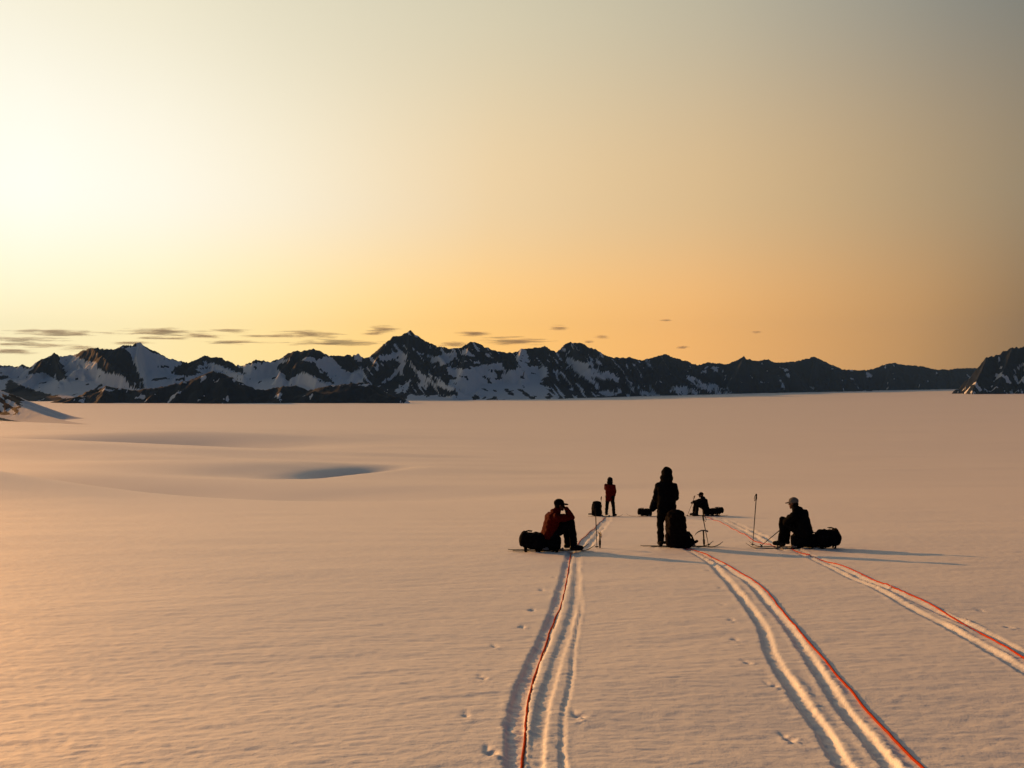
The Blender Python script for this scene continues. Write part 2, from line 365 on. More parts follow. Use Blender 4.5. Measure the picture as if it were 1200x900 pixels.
SPURS = [[(52,418),(35,442),(12,455),(2,470)],[(64,412),(70,430),(82,448)],[(107,404),(130,425),(150,440),(168,456)],[(164,399),(160,415),(165,438),(172,455)],[(87,414),(95,430),(100,440)],
 [(240,415.5),(215,435),(204,441)],[(240,415.5),(265,431),(286,438)],[(346,409),(336,425),(328,434)],[(367,407),(350,429),(372,441),(392,453)],[(410,414.5),(420,428),(424,440)],
 [(481,385.5),(478,411),(480,417),(502,435),(532,452),(562,466)],[(478,411),(455,430),(436,446),(418,462)],[(480,417),(479,440),(490,465)],[(462,391),(446,412),(432,436),(424,455)],[(500,399),(515,415),(522,424)],
 [(552,398),(546,416),(543,430)],[(552,398),(566,418),(570,432)],[(587,410),(592,428),(590,440),(600,450)],[(612,407),(606,424),(612,446)],
 [(639,404),(652,430),(684,455),(708,468)],[(639,404),(640,432),(646,466)],[(652,430),(662,450),(668,467)],[(669,399),(690,425),(720,450),(742,466)],[(697,407),(722,432),(752,456),(770,465)],
 [(737,416),(746,440),(762,464)],[(780,413),(770,436),(775,463)],[(780,413),(792,440),(818,462)],[(817,426),(835,448),(850,461)],[(872,416),(862,440),(868,461)],[(872,416),(892,442),(914,461)],[(925,422),(935,440),(945,460)],[(954,416),(976,440),(1002,459)],[(954,416),(955,442),(962,460)],[(1046,423.5),(1040,442),(1046,459)],[(1046,423.5),(1075,446),(1092,458)],[(1112,431),(1120,446),(1130,457)],[(-110,404),(-80,430),(-60,455)],[(-180,410),(-190,440),(-170,460)],[(1200,428),(1190,446),(1200,458)],[(1300,424),(1290,446),(1310,458)]]
ridges = [(main, 0.95)]
for sp in SPURS:
    a = sp[0][1]; z_ = sp[-1][1]; pts = []
    for b_, h_ in sp:
        f_ = (h_-a)/max(470-a, 1); pts.append(W((b_, h_+1, crest_d(b_)+(-1350*f_))))
    ridges.append((pts, 1.7 if sp[0][0] < 430 else 1.25))
def glacier(B, V, X, Y, floor):
    top_ = np.interp(B, [-250, 0, 60, 150, 200, 280, 330, 420, 450, 520, 560, 600, 640, 690, 740, 800, 900, 1400], [420, 419, 423, 418, 413, 414, 414, 419, 428, 412, 414, 417, 425, 438, 451, 459, 474, 474])
    base = np.interp(B, [-250, 250, 450, 640, 800, 1000, 1150, 1400], [472, 470, 468.5, 466.5, 463.5, 460.5, 458, 458])
    t = np.clip((Y-r0f(B)-60)/1750, 0, 1.5)
    sky_y = np.interp(B, [q[0] for q in SKY], [q[1] for q in SKY])
    sky_s = np.maximum(sky_y, np.interp(B+14, [q[0] for q in SKY], [q[1] for q in SKY])*0.4+np.interp(B-14, [q[0] for q in SKY], [q[1] for q in SKY])*0.6)
    zt_ = EYE+(450-np.maximum(top_, sky_s+7))/1150*(r0f(B)+1650)
    return floor-4+(zt_-floor)*t**1.2-900*np.clip(t-0.84, 0, 1)
coul = lambda b: np.interp(b, [0, 300, 450, 560, 700, 850, 950, 1100], [0.86, 0.82, 0.66, 0.72, 0.74, 0.72, 0.72, 0.80])
ROCKS = [[(30,442),(41,427),(52,416),(63,410),(70,420),(74,432),(78,441),(68,447),(52,437),(40,438)],[(85,414),(100,405),(107,402),(122,405),(137,405),(150,412),(155,420),(160,432),(169,455),(155,457),(145,440),(135,438),(120,436),(112,425),(98,422),(92,418)],
 [(140,405),(152,400),(164,396),(160,404),(148,408)],[(164,396),(172,402),(186,408),(200,416),(213,418),(212,422),(200,421),(184,416),(172,409)],[(200,436),(212,424),(230,417),(240,412),(257,414),(270,422),(286,434),(286,438),(270,433),(258,427),(240,425),(228,432),(238,437),(225,440),(212,439),(205,438)],
 [(276,426),(300,417),(310,418),(327,415),(346,406),(357,406),(367,404),(377,408),(388,414),(375,421),(360,419),(350,421),(335,421),(318,424),(300,426)],[(322,432),(332,425),(345,420),(365,424),(380,435),(392,450),(380,447),(368,440),(355,436),(348,438),(336,447),(333,438)],[(386,416),(397,412),(411,411),(417,419),(425,426),(420,433),(412,437),(400,432),(393,424)],
 [(0,430),(0,422),(16,424),(27,421),(38,428),(36,432),(20,429)],[(2,462),(8,449),(13,444),(20,450),(40,457),(60,462),(78,467),(78,474),(2,474)],[(-230,400),(-100,390),(-40,405),(-2,424),(-40,440),(-120,450),(-230,455)]]
SNOWS = [[(445,418),(468,412),(475,416),(456,423),(446,421)],[(464,421),(478,414),(476,422),(468,426)],[(482,412),(497,416),(505,424),(519,428),(531,426),(531,415),(522,413),(509,419),(496,414)],
 [(482,428),(495,438),(510,447),(525,450),(530,441),(520,432),(545,431),(575,427),(588,424),(590,436),(600,433),(618,430),(640,430),(642,440),(634,449),(645,456),(640,469),(560,470),(475,472),(478,463),(500,464),(530,464),(524,456),(505,450),(490,442)],
 [(446,450),(466,432),(472,423),(475,426),(466,438),(452,450)],[(463,458),(482,444),(478,454),(466,462)],[(540,415),(545,407),(555,418),(563,427),(556,425),(548,415)],[(604,420),(609,411),(617,412),(620,431),(612,431),(606,424)],
 [(663,421),(675,420),(690,427),(692,433),(700,431),(703,437),(715,435),(726,444),(724,449),(712,443),(700,444),(692,442),(700,451),(708,458),(724,462),(712,465),(704,461),(694,449),(685,442),(672,433)],[(655,409),(668,412),(662,417)],[(745,448),(752,458),(776,463),(768,465),(749,462)],[(757,450),(762,452),(770,462),(764,462)],
 [(802,440),(812,442),(826,450),(840,452),(857,461),(845,463),(829,458),(814,452)],[(785,456),(800,452),(822,460),(800,464),(788,460)],[(833,429),(844,430),(842,437),(836,435)],[(822,436),(829,427),(827,437)],[(1012,434),(1020,437),(1024,444),(1018,442)]]
def fields(B, h_, X, Y, H, cs_):
    wb = B+2.6*fbm(X/95+H/120, Y/160+H/70, 4, 201, 0.55); wh = h_+2.0*fbm(X/80-H/100, Y/160+H/90, 4, 207, 0.55)
    left = smooth(432, 420, B+4*fbm(X/200, H/100, 2, 210))
    rk = np.zeros(B.shape, bool); sw = np.zeros(B.shape, bool)
    for q in ROCKS: rk |= inside(wb, wh, q)
    for q in SNOWS: sw |= inside(wb, wh, q)
    streak = smooth(0.34, 0.52, fbm((B-h_*0.75)/6.5, (h_+B*0.4)/26, 3, 215, .55)+0.25*perlin(B/45, h_/30, 216))
    a = np.where(rk, 0.85*cs_, 1.0); a = np.where(~rk, 1-0.9*smooth(.62, .80, fbm(X/90, H/60, 4, 219, .55)), a)
    c_ = np.where(sw, 1-0.9*smooth(.40, .55, fbm(X/130+H/160, H/70, 4, 219, .5)), np.maximum(cs_, 0.8*streak*smooth(980, 600, B)))
    return a*left+c_*(1-left)
make_range('mountains', -230, 1380, 1300, r0f, 3000, 160, ridges, glacier, coul, 0.42, fields=fields)

# dark foothill ridge in front of the left part of the range
FH = [(60,470),(85,465),(107,456),(125,452.5),(160,456),(190,453),(215,446),(232,440),(250,434),(260,440),(275,449),(300,456),(315,455),(332,451),(345,450),(360,455),(382,452),(405,449),(425,447),(440,451),(455,460),(476,471)]
fr = lambda b: np.full_like(np.asarray(b, float), 6900)
fh = [([W((b_, h_+.6, 7350+70*math.sin(b_/17))) for b_, h_ in FH], 0.62)]
for sp in ([(125,452),(118,468)],[(190,453),(172,469)],[(215,446),(205,468)],[(250,434),(240,452),(236,470)],[(250,434),(268,455),(282,470)],[(332,451),(325,470)],[(405,449),(395,470)],[(425,447),(440,460),(452,471)],[(382,452),(372,470)]):
    fh.append(([W((b_, h_, 7350-330*(h_-sp[0][1])/(471-sp[0][1]))) for b_, h_ in sp], 0.6))
make_range('foothills', 40, 500, 420, fr, 1100, 60, fh, None, lambda b: 0.62+0*b, 0.28)

# steep rocky mountain on the right edge
RM = [(1118,466),(1128,456),(1135,445),(1147,427.5),(1157,417.5),(1170,414),(1187,406),(1200,405),(1225,396),(1260,388),(1310,380),(1370,392),(1440,400)]
rr_ = lambda b: np.full_like(np.asarray(b, float), 8900)
rm = [([W((b_, h_+.5, 9700-40*math.sin(b_/9))) for b_, h_ in RM], 1.9)]
for sp in ([(1157,417),(1150,435),(1140,457)],[(1187,406),(1178,430),(1166,458)],[(1200,405),(1205,430),(1192,459)],[(1260,388),(1240,430),(1222,461)],[(1310,380),(1290,430),(1270,461)],[(1370,392),(1350,430),(1330,461)]):
    rm.append(([W((b_, h_, 9700-560*(h_-sp[0][1])/(460-sp[0][1]))) for b_, h_ in sp], 1.5))
make_range('mountain', 1060, 1450, 500, rr_, 1500, 90, rm, None, lambda b: 0.36+0*b, 0.42)

# low rocky knoll with a snow flank on the left
KN = [(-120,452),(-70,450),(-30,450),(0,457),(10,466),(22,475),(50,485),(78,493),(104,499.5),(140,512)]
def knoll():
    bb = np.linspace(-140, 260, 420); vv = np.linspace(0, 1, 80)
    V, B = np.meshgrid(vv, bb, indexing='ij')
    Y = 1700+(160-B)*6+V*1100; X = (B-600)/1150*Y
    H = tents(X, Y, [([W((b_, h_, 2200+(100-b_)*7.0)) for b_, h_ in KN], 0.42)], 0.06)
    floor = ground_z(X.ravel(), Y.ravel(), False).reshape(X.shape)
    hp_ = 450-(H-EYE)/Y*1150
    rockm = smooth(32, 16, B+9*fbm(X/30, Y/50, 3, 5))*smooth(0.0, 0.16, perlin((hp_-B*.75)/7.0, X/70, 8)+.25*fbm(X/12, H/9, 3, 9)+0.10)*smooth(489, 483, hp_)
    H = H+1.6*fbm(X/20, Y/20, 4, 6)*smooth(60, 20, B)+2.0*rockm
    k_ = 5.0; H = floor-1.5+np.where(H-floor > 40, H-floor, k_*np.log1p(np.exp(np.clip((H-floor)/k_, -30, 30))))
    return tag(grid_obj('rocky_knoll', X, Y, H, knoll_m, attr={'snow': 1-rockm}), kind='structure')
knoll_m = mountain_mat('brown_rock_and_snow', (0.050, 0.032, 0.026))
knoll()
# ------------------------------------------------------------------ gear and people
red_cloth = simple('red_jacket_cloth', (0.075, 0.0045, 0.003), 0.75, 0.25, 40)
dark_red_cloth = simple('dark_red_jacket_cloth', (0.085, 0.006, 0.006), 0.75, 0.25, 40)
black_cloth = simple('black_cloth', (0.0045, 0.0045, 0.0055), 0.9, 0.3, 40)
navy_cloth = simple('navy_cloth', (0.005, 0.006, 0.010), 0.9, 0.3, 40)
pack_cloth = simple('pack_cloth', (0.005, 0.005, 0.007), 0.9, 0.35, 25)
pack_red = simple('maroon_pack_cloth', (0.006, 0.004, 0.0045), 0.9, 0.3, 25)
webbing = simple('webbing', (0.005, 0.005, 0.005), 0.7, 0.2, 60)
skin_m = simple('skin', (0.12, 0.06, 0.04), 0.55, 0.1, 20)
eye_m = simple('eye_dark', (0.01, 0.008, 0.008), 0.2, 0.1, 20)
boot_m = simple('boot_plastic', (0.012, 0.012, 0.014), 0.4, 0.2, 20)
ski_m = simple('ski_topsheet', (0.014, 0.012, 0.013), 0.4, 0.4, 12)
metal_m = simple('brushed_metal', (0.16, 0.15, 0.15), 0.4, 0.2, 60, 0.5, 0.9)
shaft_m = simple('pole_shaft', (0.025, 0.022, 0.022), 0.45, 0.3, 30)
grip_m = simple('rubber_grip', (0.012, 0.012, 0.012), 0.8, 0.2, 40)
grey_cap = simple('pale_grey_cap_cloth', (0.13, 0.125, 0.125), 0.85, 0.15, 40)
rope_m = simple('orange_red_rope', (0.50, 0.060, 0.012), 0.8, 0.35, 160)

_ico = {}
def ico(sub):
    if sub not in _ico:
        b_ = bmesh.new(); bmesh.ops.create_icosphere(b_, subdivisions=sub, radius=1.0)
        _ico[sub] = np.array([v.co[:] for v in b_.verts]); b_.free()
    return _ico[sub]
def hull(bm, pts):
    vs_ = [bm.verts.new(tuple(p)) for p in pts]
    r_ = bmesh.ops.convex_hull(bm, input=vs_)
    dead = [g for g in r_['geom_interior'] if isinstance(g, bmesh.types.BMVert)]
    if dead: bmesh.ops.delete(bm, geom=dead, context='VERTS')
def chain(bm, pts):
    S = ico(2)
    for a, c in zip(pts[:-1], pts[1:]):
        hull(bm, np.concatenate([S*a[3]+np.array(a[:3]), S*c[3]+np.array(c[:3])]))
def ell(bm, c, r, rot=None):
    P = ico(3)*np.array(r)
    if rot is not None: P = P@np.array(rot.to_3x3()).T
    hull(bm, P+np.array(c))
def blob(name, bm, voxel, mat, parent, fold=0.0, fs=9.0, iters=3):
    me = bpy.data.meshes.new('tmp'); bm.to_mesh(me); bm.free()
    o = bpy.data.objects.new('tmp', me); sc.collection.objects.link(o)
    rm_ = o.modifiers.new('r', 'REMESH'); rm_.mode = 'VOXEL'; rm_.voxel_size = voxel
    sm = o.modifiers.new('s', 'SMOOTH'); sm.factor = 0.5; sm.iterations = iters
    dg = bpy.context.evaluated_depsgraph_get(); dg.update()
    out = bpy.data.meshes.new_from_object(o.evaluated_get(dg))
    bpy.data.objects.remove(o); bpy.data.meshes.remove(me)
    if fold:
        nv_ = len(out.vertices); co_ = np.empty(nv_*3, np.float32); no_ = np.empty(nv_*3, np.float32)
        out.vertices.foreach_get('co', co_); out.vertex_normals.foreach_get('vector', no_)
        co_ = co_.reshape(-1, 3); no_ = no_.reshape(-1, 3)
        q = co_*fs
        k = perlin(q[:, 0]+q[:, 2]*.7, q[:, 1]-q[:, 2]*.7, 1)+.7*perlin(q[:, 2]*1.5, q[:, 0]*.8+q[:, 1]*.8, 2)+.4*perlin(q[:, 0]*2.3, q[:, 2]*2.3+q[:, 1], 4)
        out.vertices.foreach_set('co', (co_+no_*(fold*k)[:, None]).ravel()); out.update()
    out.name = name; out.polygons.foreach_set('use_smooth', [True]*len(out.polygons))
    out.materials.clear(); out.materials.append(mat)
    return link(bpy.data.objects.new(name, out), parent)
def bm_obj(name, bm, mat, parent, smooth_=True):
    me = bpy.data.meshes.new(name); bm.to_mesh(me); bm.free()
    if smooth_: me.polygons.foreach_set('use_smooth', [True]*len(me.polygons))
    me.materials.append(mat); return link(bpy.data.objects.new(name, me), parent)
def tube(bm, pts, r, n=8, close=False):
    P = [Vector(p) for p in pts]; rr = r if isinstance(r, (list, tuple)) else [r]*len(P)
    rings = []
    for i, p in enumerate(P):
        t = (P[min(i+1, len(P)-1)]-P[max(i-1, 0)]).normalized()
        u = t.cross(Vector((0.13, 0.31, 0.94)) if abs(t.z) < 0.9 else Vector((1, 0, 0))).normalized(); w_ = t.cross(u)
        rings.append([bm.verts.new(p+(u*math.cos(a)+w_*math.sin(a))*rr[i]) for a in [2*math.pi*k/n for k in range(n)]])
    for a, c in zip(rings[:-1], rings[1:]):
        for k in range(n): bm.faces.new((a[k], a[(k+1) % n], c[(k+1) % n], c[k]))
    bm.faces.new(rings[0][::-1]); bm.faces.new(rings[-1])
def rbox(bm, c, s, bev=0.02, rot=None, seg=2):
    r_ = bmesh.ops.create_cube(bm, size=1.0); vs_ = r_['verts']
    bmesh.ops.scale(bm, vec=s, verts=vs_)
    es = list({e for v in vs_ for e in v.link_edges})
    if bev: vs_ = list({v for f in bmesh.ops.bevel(bm, geom=es, offset=bev, segments=seg, profile=0.6, affect='EDGES')['faces'] for v in f.verts} | {v for v in vs_ if v.is_valid})
    if rot is not None: bmesh.ops.rotate(bm, matrix=rot.to_3x3(), verts=vs_)
    bmesh.ops.translate(bm, vec=c, verts=vs_)
def empty(name, loc, rot=(0, 0, 0)):
    e = link(bpy.data.objects.new(name, None)); e.location = loc; e.rotation_euler = rot; e.empty_display_size = 0.2; return e
def slope_rot(x, y, yaw):                 # lie on the snow slope, heading yaw
    h = 0.3; nx = -(gzs(x+h, y)-gzs(x-h, y))/(2*h); ny = -(gzs(x, y+h)-gzs(x, y-h))/(2*h)
    nrm = Vector((nx, ny, 1)).normalized(); q = Vector((0, 0, 1)).rotation_difference(nrm)
    return (q @ Euler((0, 0, yaw)).to_quaternion()).to_euler()
def top_z(x, y, r=0.25):                  # the highest snow under a small footprint
    a = np.linspace(-r, r, 7); X_, Y_ = np.meshgrid(x+a, y+a); return float(np.mean(ground_z(X_.ravel(), Y_.ravel())))

def ski(x, y, yaw, label, L=1.74, lift=0.0):
    root = empty('ski', (x, y, top_z(x, y)+0.006+lift), slope_rot(x, y, yaw)); tag(root, label, 'ski', 'skis')
    bm = bmesh.new(); n_ = 26; prev = None
    for i in range(n_+1):
        t = i/n_; u = (t-0.5)*L
        w_ = 0.040+0.014*abs(2*t-1)**2; tip = max(0, (t-0.86)/0.14); tail = max(0, (0.03-t)/0.03)
        if tip > 0: w_ *= math.sqrt(max(1-(max(tip-.25, 0)/.76)**2, 0.02))
        z_ = 0.115*tip**1.8+0.012*tail
        th = 0.016-0.008*abs(2*t-1)
        q = [bm.verts.new((u, s_*w_, z_+h_)) for s_, h_ in ((-1, 0), (1, 0), (1, th), (-1, th))]
        if prev:
            for k in range(4): bm.faces.new((prev[k], prev[(k+1) % 4], q[(k+1) % 4], q[k]))
        else: bm.faces.new(q[::-1])
        prev = q
    bm.faces.new(prev); bmesh.ops.recalc_face_normals(bm, faces=bm.faces)
    bm_obj('ski_board', bm, ski_m, root, False)
    for u, ln, ht in ((0.16, 0.09, 0.035), (-0.17, 0.13, 0.045)):
        bm = bmesh.new(); rbox(bm, (u, 0, 0.014+ht/2), (ln, 0.06, ht), 0.008); rbox(bm, (u+0.02, 0, 0.02+ht), (ln*.4, 0.045, 0.02), 0.005)
        bm_obj('binding', bm, metal_m, root)
    return root
def ski_pole(base, top_, label, sink=0.06, group='ski poles'):
    b_ = Vector(base); t_ = Vector(top_); ax = (t_-b_).normalized(); L = (t_-b_).length
    root = empty('ski_pole', b_, ax.to_track_quat('Z', 'X').to_euler()); tag(root, label, 'ski pole', group)
    bm = bmesh.new(); tube(bm, [(0, 0, -sink), (0, 0, 0.3), (0, 0, L*.6), (0, 0, L-0.12)], [0.005, 0.009, 0.010, 0.010]); bm_obj('shaft', bm, shaft_m, root)
    bm = bmesh.new(); tube(bm, [(0, 0, L-.14), (0, 0, L-.10), (0.004, 0, L-.05), (0.006, 0, L-.015), (0.008, 0, L)], [0.014, 0.019, 0.017, 0.021, 0.014], 10); bm_obj('grip', bm, grip_m, root)
    bm = bmesh.new(); tube(bm, [(0, 0, 0.03), (0, 0, 0.036), (0, 0, 0.05)], [0.045, 0.048, 0.012], 12); bm_obj('basket', bm, grip_m, root)
    bm = bmesh.new(); tube(bm, [(0.012, 0, L-.02), (0.05, .005, L-.05), (0.062, 0.01, L-.11), (0.045, .005, L-.16), (0.012, 0, L-.13)], 0.007, 6); bm_obj('strap', bm, webbing, root)
    return root
def ice_axe(base, yaw, label, L=0.5, lean=(0, 0), sink=0.12):
    root = empty('ice_axe', base, (lean[0], lean[1], yaw)); tag(root, label, 'ice axe')
    bm = bmesh.new(); tube(bm, [(0, 0, -sink), (0, 0, -sink+.06), (0, 0, L)], [0.004, 0.017, 0.017], 10); bm_obj('shaft', bm, shaft_m, root)
    bm = bmesh.new(); tube(bm, [(0.02, 0, L+.005), (-.05, 0, L+.004), (-.12, 0, L-.02), (-.17, 0, L-.055), (-.20, 0, L-.095)], [0.016, 0.016, 0.012, 0.009, 0.003], 8); bm_obj('pick', bm, metal_m, root)
    bm = bmesh.new(); tube(bm, [(0.01, 0, L+.005), (.05, 0, L), (.10, 0, L-.025)], [0.014, 0.017, 0.022], 8); bm_obj('adze', bm, metal_m, root)
    bm = bmesh.new(); tube(bm, [(0, 0, 0.06), (0, 0, 0.16), (0, 0, 0.17)], [0.022, 0.024, 0.016], 10); bm_obj('grip', bm, grip_m, root)
    return root
def backpack(x, y, rot, label, H=0.62, Wd=0.34, Dp=0.26, mat=None, lid=True, group='backpacks on the snow', z=None, seed=0):
    mat = mat or pack_cloth
    root = empty('backpack', (x, y, z if z is not None else top_z(x, y)), rot); tag(root, label, 'backpack', group)
    rnd = random.Random(seed)
    bm = bmesh.new(); rbox(bm, (0, 0, H*.46), (Wd, Dp, H*.9), 0.07); rbox(bm, (0.01, -Dp*.42, H*.34), (Wd*.72, Dp*.35, H*.48), 0.05); ell(bm, (0, -.01, H*.70), (Wd*.5, Dp*.52, H*.2))
    blob('pack_body', bm, 0.014, mat, root, 0.016, 7)
    bm = bmesh.new(); ell(bm, (0, -.01, H*.95), (Wd*.50, Dp*.56, 0.085)); rbox(bm, (0, -Dp*.2, H*.93), (Wd*.8, Dp*.7, 0.10), 0.04)
    lo = blob('top_lid', bm, 0.014, mat, root, 0.012, 9)
    for s_ in (-1, 1):
        bm = bmesh.new(); tube(bm, [(s_*.05, -Dp*.5, H*.98), (s_*.05, -Dp*.64, H*.80), (s_*.05, -Dp*.66, H*.62)], 0.008, 6); bm_obj('lid_strap', bm, webbing, lo)
        bm = bmesh.new(); ell(bm, (s_*Wd*.52, 0, H*.26), (0.045, Dp*.36, H*.20)); blob('side_pocket', bm, 0.014, mat, root, 0.008, 9)
        bm = bmesh.new(); tube(bm, [(s_*.08, Dp*.46, H*.82), (s_*.10, Dp*.75, H*.74), (s_*.12, Dp*.86, H*.50), (s_*.14, Dp*.62, H*.26), (s_*.15, Dp*.45, H*.16)], [0.018, 0.026, 0.026, 0.014, 0.010], 8); bm_obj('shoulder_strap', bm, webbing, root)
        bm = bmesh.new(); tube(bm, [(s_*Wd*.44, Dp*.40, H*.14), (s_*Wd*.75, Dp*.72, H*.13), (s_*Wd*.60, Dp*1.1, H*.11)], [0.035, 0.03, 0.014], 8); bm_obj('hip_belt', bm, webbing, root)
        bm = bmesh.new(); tube(bm, [(s_*Wd*.50, Dp*.42, H*.60), (s_*Wd*.53, 0, H*.59), (s_*Wd*.48, -Dp*.47, H*.58)], 0.009, 6); bm_obj('compression_strap', bm, webbing, root)
    return root

def V3(p): return Vector(p)
def person(loc, yaw, J, label, jacket, trousers, voxel=0.012, head='cap', cap_mat=None, look=(1, 0, 0), hood_mat=None, group=None, gloves=True):
    """J: joint positions in metres, the person facing +x, +y to their left."""
    root = empty('person', loc, (0, 0, yaw)); tag(root, label, 'person', group)
    j = {k: Vector(v) for k, v in J.items()}
    lat = (j['shL']-j['shR']).normalized(); fwd = Vector(look).normalized()
    up = (j['hed']-j['nek']).normalized(); side = up.cross(fwd).normalized(); up2 = fwd.cross(side).normalized()
    hr = Matrix((fwd, side, up2)).transposed()               # head frame: x ahead, y left, z up
    def c4(p, r): return (p[0], p[1], p[2], r)
    hp = lambda a, b_, c: j['hed']+fwd*a+side*b_+up2*c
    mid = j['pel'].lerp(j['che'], 0.5)
    # one continuous body: torso, neck, head with its face, arms and legs
    bm = bmesh.new()
    chain(bm, [c4(j['pel'], .12), c4(mid, .115), c4(j['che'], .125), c4(j['nek'], .058), c4(hp(-.01, 0, -.06), .056)])
    ell(bm, hp(-.012, 0, .025), (.098, .077, .095), hr); ell(bm, hp(.030, 0, -.050), (.062, .054, .062), hr)
    chain(bm, [c4(hp(.082, 0, .012), .010), c4(hp(.108, 0, -.022), .014)])                     # nose
    chain(bm, [c4(hp(.076, .030, .030), .014), c4(hp(.080, -.030, .030), .014)])               # brow
    chain(bm, [c4(hp(.088, .018, -.060), .009), c4(hp(.088, -.018, -.060), .009)])             # lips
    ell(bm, hp(.070, 0, -.094), (.026, .028, .022), hr)                                       # chin
    for s_ in (-1, 1): ell(bm, hp(-.012, s_*.080, -.004), (.020, .010, .032), hr)              # ears
    for s_ in 'LR':
        chain(bm, [c4(j['che'].lerp(j['sh'+s_], .4), .09), c4(j['sh'+s_], .062), c4(j['el'+s_], .046), c4(j['wr'+s_], .032)])
        chain(bm, [c4(j['pel'].lerp(j['hi'+s_], .7), .10), c4(j['hi'+s_], .095), c4(j['kn'+s_], .062), c4(j['an'+s_], .045), c4(j['to'+s_]+Vector((0, 0, .03)), .035)])
    blob('body', bm, max(voxel*.8, .009), skin_m, root)
    for s_ in (-1, 1):
        bm = bmesh.new(); bmesh.ops.create_uvsphere(bm, u_segments=10, v_segments=8, radius=0.012)
        bmesh.ops.translate(bm, vec=hp(.083, s_*.032, .004), verts=bm.verts); bm_obj('eye', bm, eye_m, root)
    # jacket
    bm = bmesh.new()
    for s_ in (-1, 1):
        o_ = lat*s_
        chain(bm, [c4(j['pel']+o_*.06+Vector((0, 0, .02)), .152), c4(mid+o_*.065, .150), c4(j['che']+o_*.07, .150)])
        chain(bm, [c4(j['che']+o_*.09, .125), c4(j['nek']+o_*.03, .085)])
    chain(bm, [c4(j['pel'], .15), c4(mid, .158), c4(j['che'], .158), c4(j['nek'], .095)])
    if head == 'hood': chain(bm, [c4(j['pel']+lat*.075-Vector((0, 0, .17)), .135), c4(j['pel']-lat*.075-Vector((0, 0, .17)), .135), c4(j['pel']+Vector((0, 0, .05)), .15)])
    for s_ in 'LR':
        chain(bm, [c4(j['che'].lerp(j['sh'+s_], .5), .10), c4(j['sh'+s_]-Vector((0, 0, .02)), .092), c4(j['el'+s_], .074), c4(j['wr'+s_].lerp(j['el'+s_], .06), .053)])
    chain(bm, [c4(j['nek'], .078), c4(j['nek'].lerp(j['hed'], .45), .074)])
    jk = blob('jacket', bm, voxel, jacket, root, 0.014, 8)
    bm = bmesh.new(); hb = j['nek']-fwd*.06
    if head != 'hood':
        ell(bm, hb+Vector((0, 0, .0)), (.075, .115, .06), hr); blob('folded_hood', bm, voxel, jacket, jk, 0.008, 10)
    # trousers and boots
    bm = bmesh.new(); chain(bm, [c4(j['hiL'], .115), c4(j['pel'], .13), c4(j['hiR'], .115)])
    for s_ in 'LR': chain(bm, [c4(j['hi'+s_], .118), c4(j['hi'+s_].lerp(j['kn'+s_], .5), .098), c4(j['kn'+s_], .082), c4(j['kn'+s_].lerp(j['an'+s_], .6), .080), c4(j['an'+s_]+Vector((0, 0, .04)), .078)])
    blob('trousers', bm, voxel, trousers, root, 0.012, 8)
    for s_ in 'LR':
        a = j['an'+s_]; t = j['to'+s_]; d_ = (t-a); d_.z = 0; d_.normalize()
        bm = bmesh.new(); chain(bm, [c4(a+Vector((0, 0, .14))-d_*.01, .060), c4(a+Vector((0, 0, .02)), .058), c4(a-d_*.045+Vector((0, 0, -.035)), .046)])
        chain(bm, [c4(a+Vector((0, 0, -.005)), .055), c4(t+Vector((0, 0, .045)), .045)]); chain(bm, [c4(a-d_*.05+Vector((0, 0, -.045)), .040), c4(t+Vector((0, 0, .035)), .042)])
        bt = blob('boot', bm, voxel, boot_m, root)
        for h_ in (.03, .10):
            bm = bmesh.new(); l2 = Vector((-d_.y, d_.x, 0)); c_ = a+Vector((0, 0, h_))+d_*.012
            tube(bm, [c_+l2*.062, c_+d_*.045+l2*.04, c_+d_*.062, c_+d_*.045-l2*.04, c_-l2*.062], .009, 6); bm_obj('buckle', bm, metal_m, bt)
    # gloves: palm, four fingers of different length and a thumb from the side of the palm
    for s_, sg in (('L', 1), ('R', -1)):
        w_ = j['wr'+s_]; d_ = (w_-j['el'+s_]).normalized()
        if 'hd'+s_ in j: d_ = (j['hd'+s_]).normalized()
        pn = lat.cross(d_); pn = pn.normalized() if pn.length > .2 else Vector((0, 0, 1)); ac = d_.cross(pn).normalized()
        if 'cu'+s_ in j: pn = j['cu'+s_].normalized(); ac = d_.cross(pn).normalized()   # the side the fingers curl to
        bm = bmesh.new(); chain(bm, [c4(w_-d_*.05, .044), c4(w_, .036)])
        for q in (-.022, 0, .022): chain(bm, [c4(w_+ac*q*.6, .022), c4(w_+d_*.085+ac*q*1.3, .018)])
        for q, ln in ((-.034, .060), (-.012, .074), (.011, .070), (.033, .054)):
            k0 = w_+d_*.088+ac*q; k1 = k0+d_*ln*.55+pn*ln*.25; k2 = k1+d_*ln*.25+pn*ln*.5
            chain(bm, [c4(k0, .0125), c4(k1, .0118), c4(k2, .0105)])
        t0 = w_+d_*.03-ac*.03*sg; t1 = t0+d_*.035-ac*.030*sg+pn*.012; t2 = t1+d_*.030+pn*.02
        chain(bm, [c4(t0, .015), c4(t1, .0135), c4(t2, .0115)])
        blob('glove', bm, .0075, black_cloth, root, 0, 1, 1)
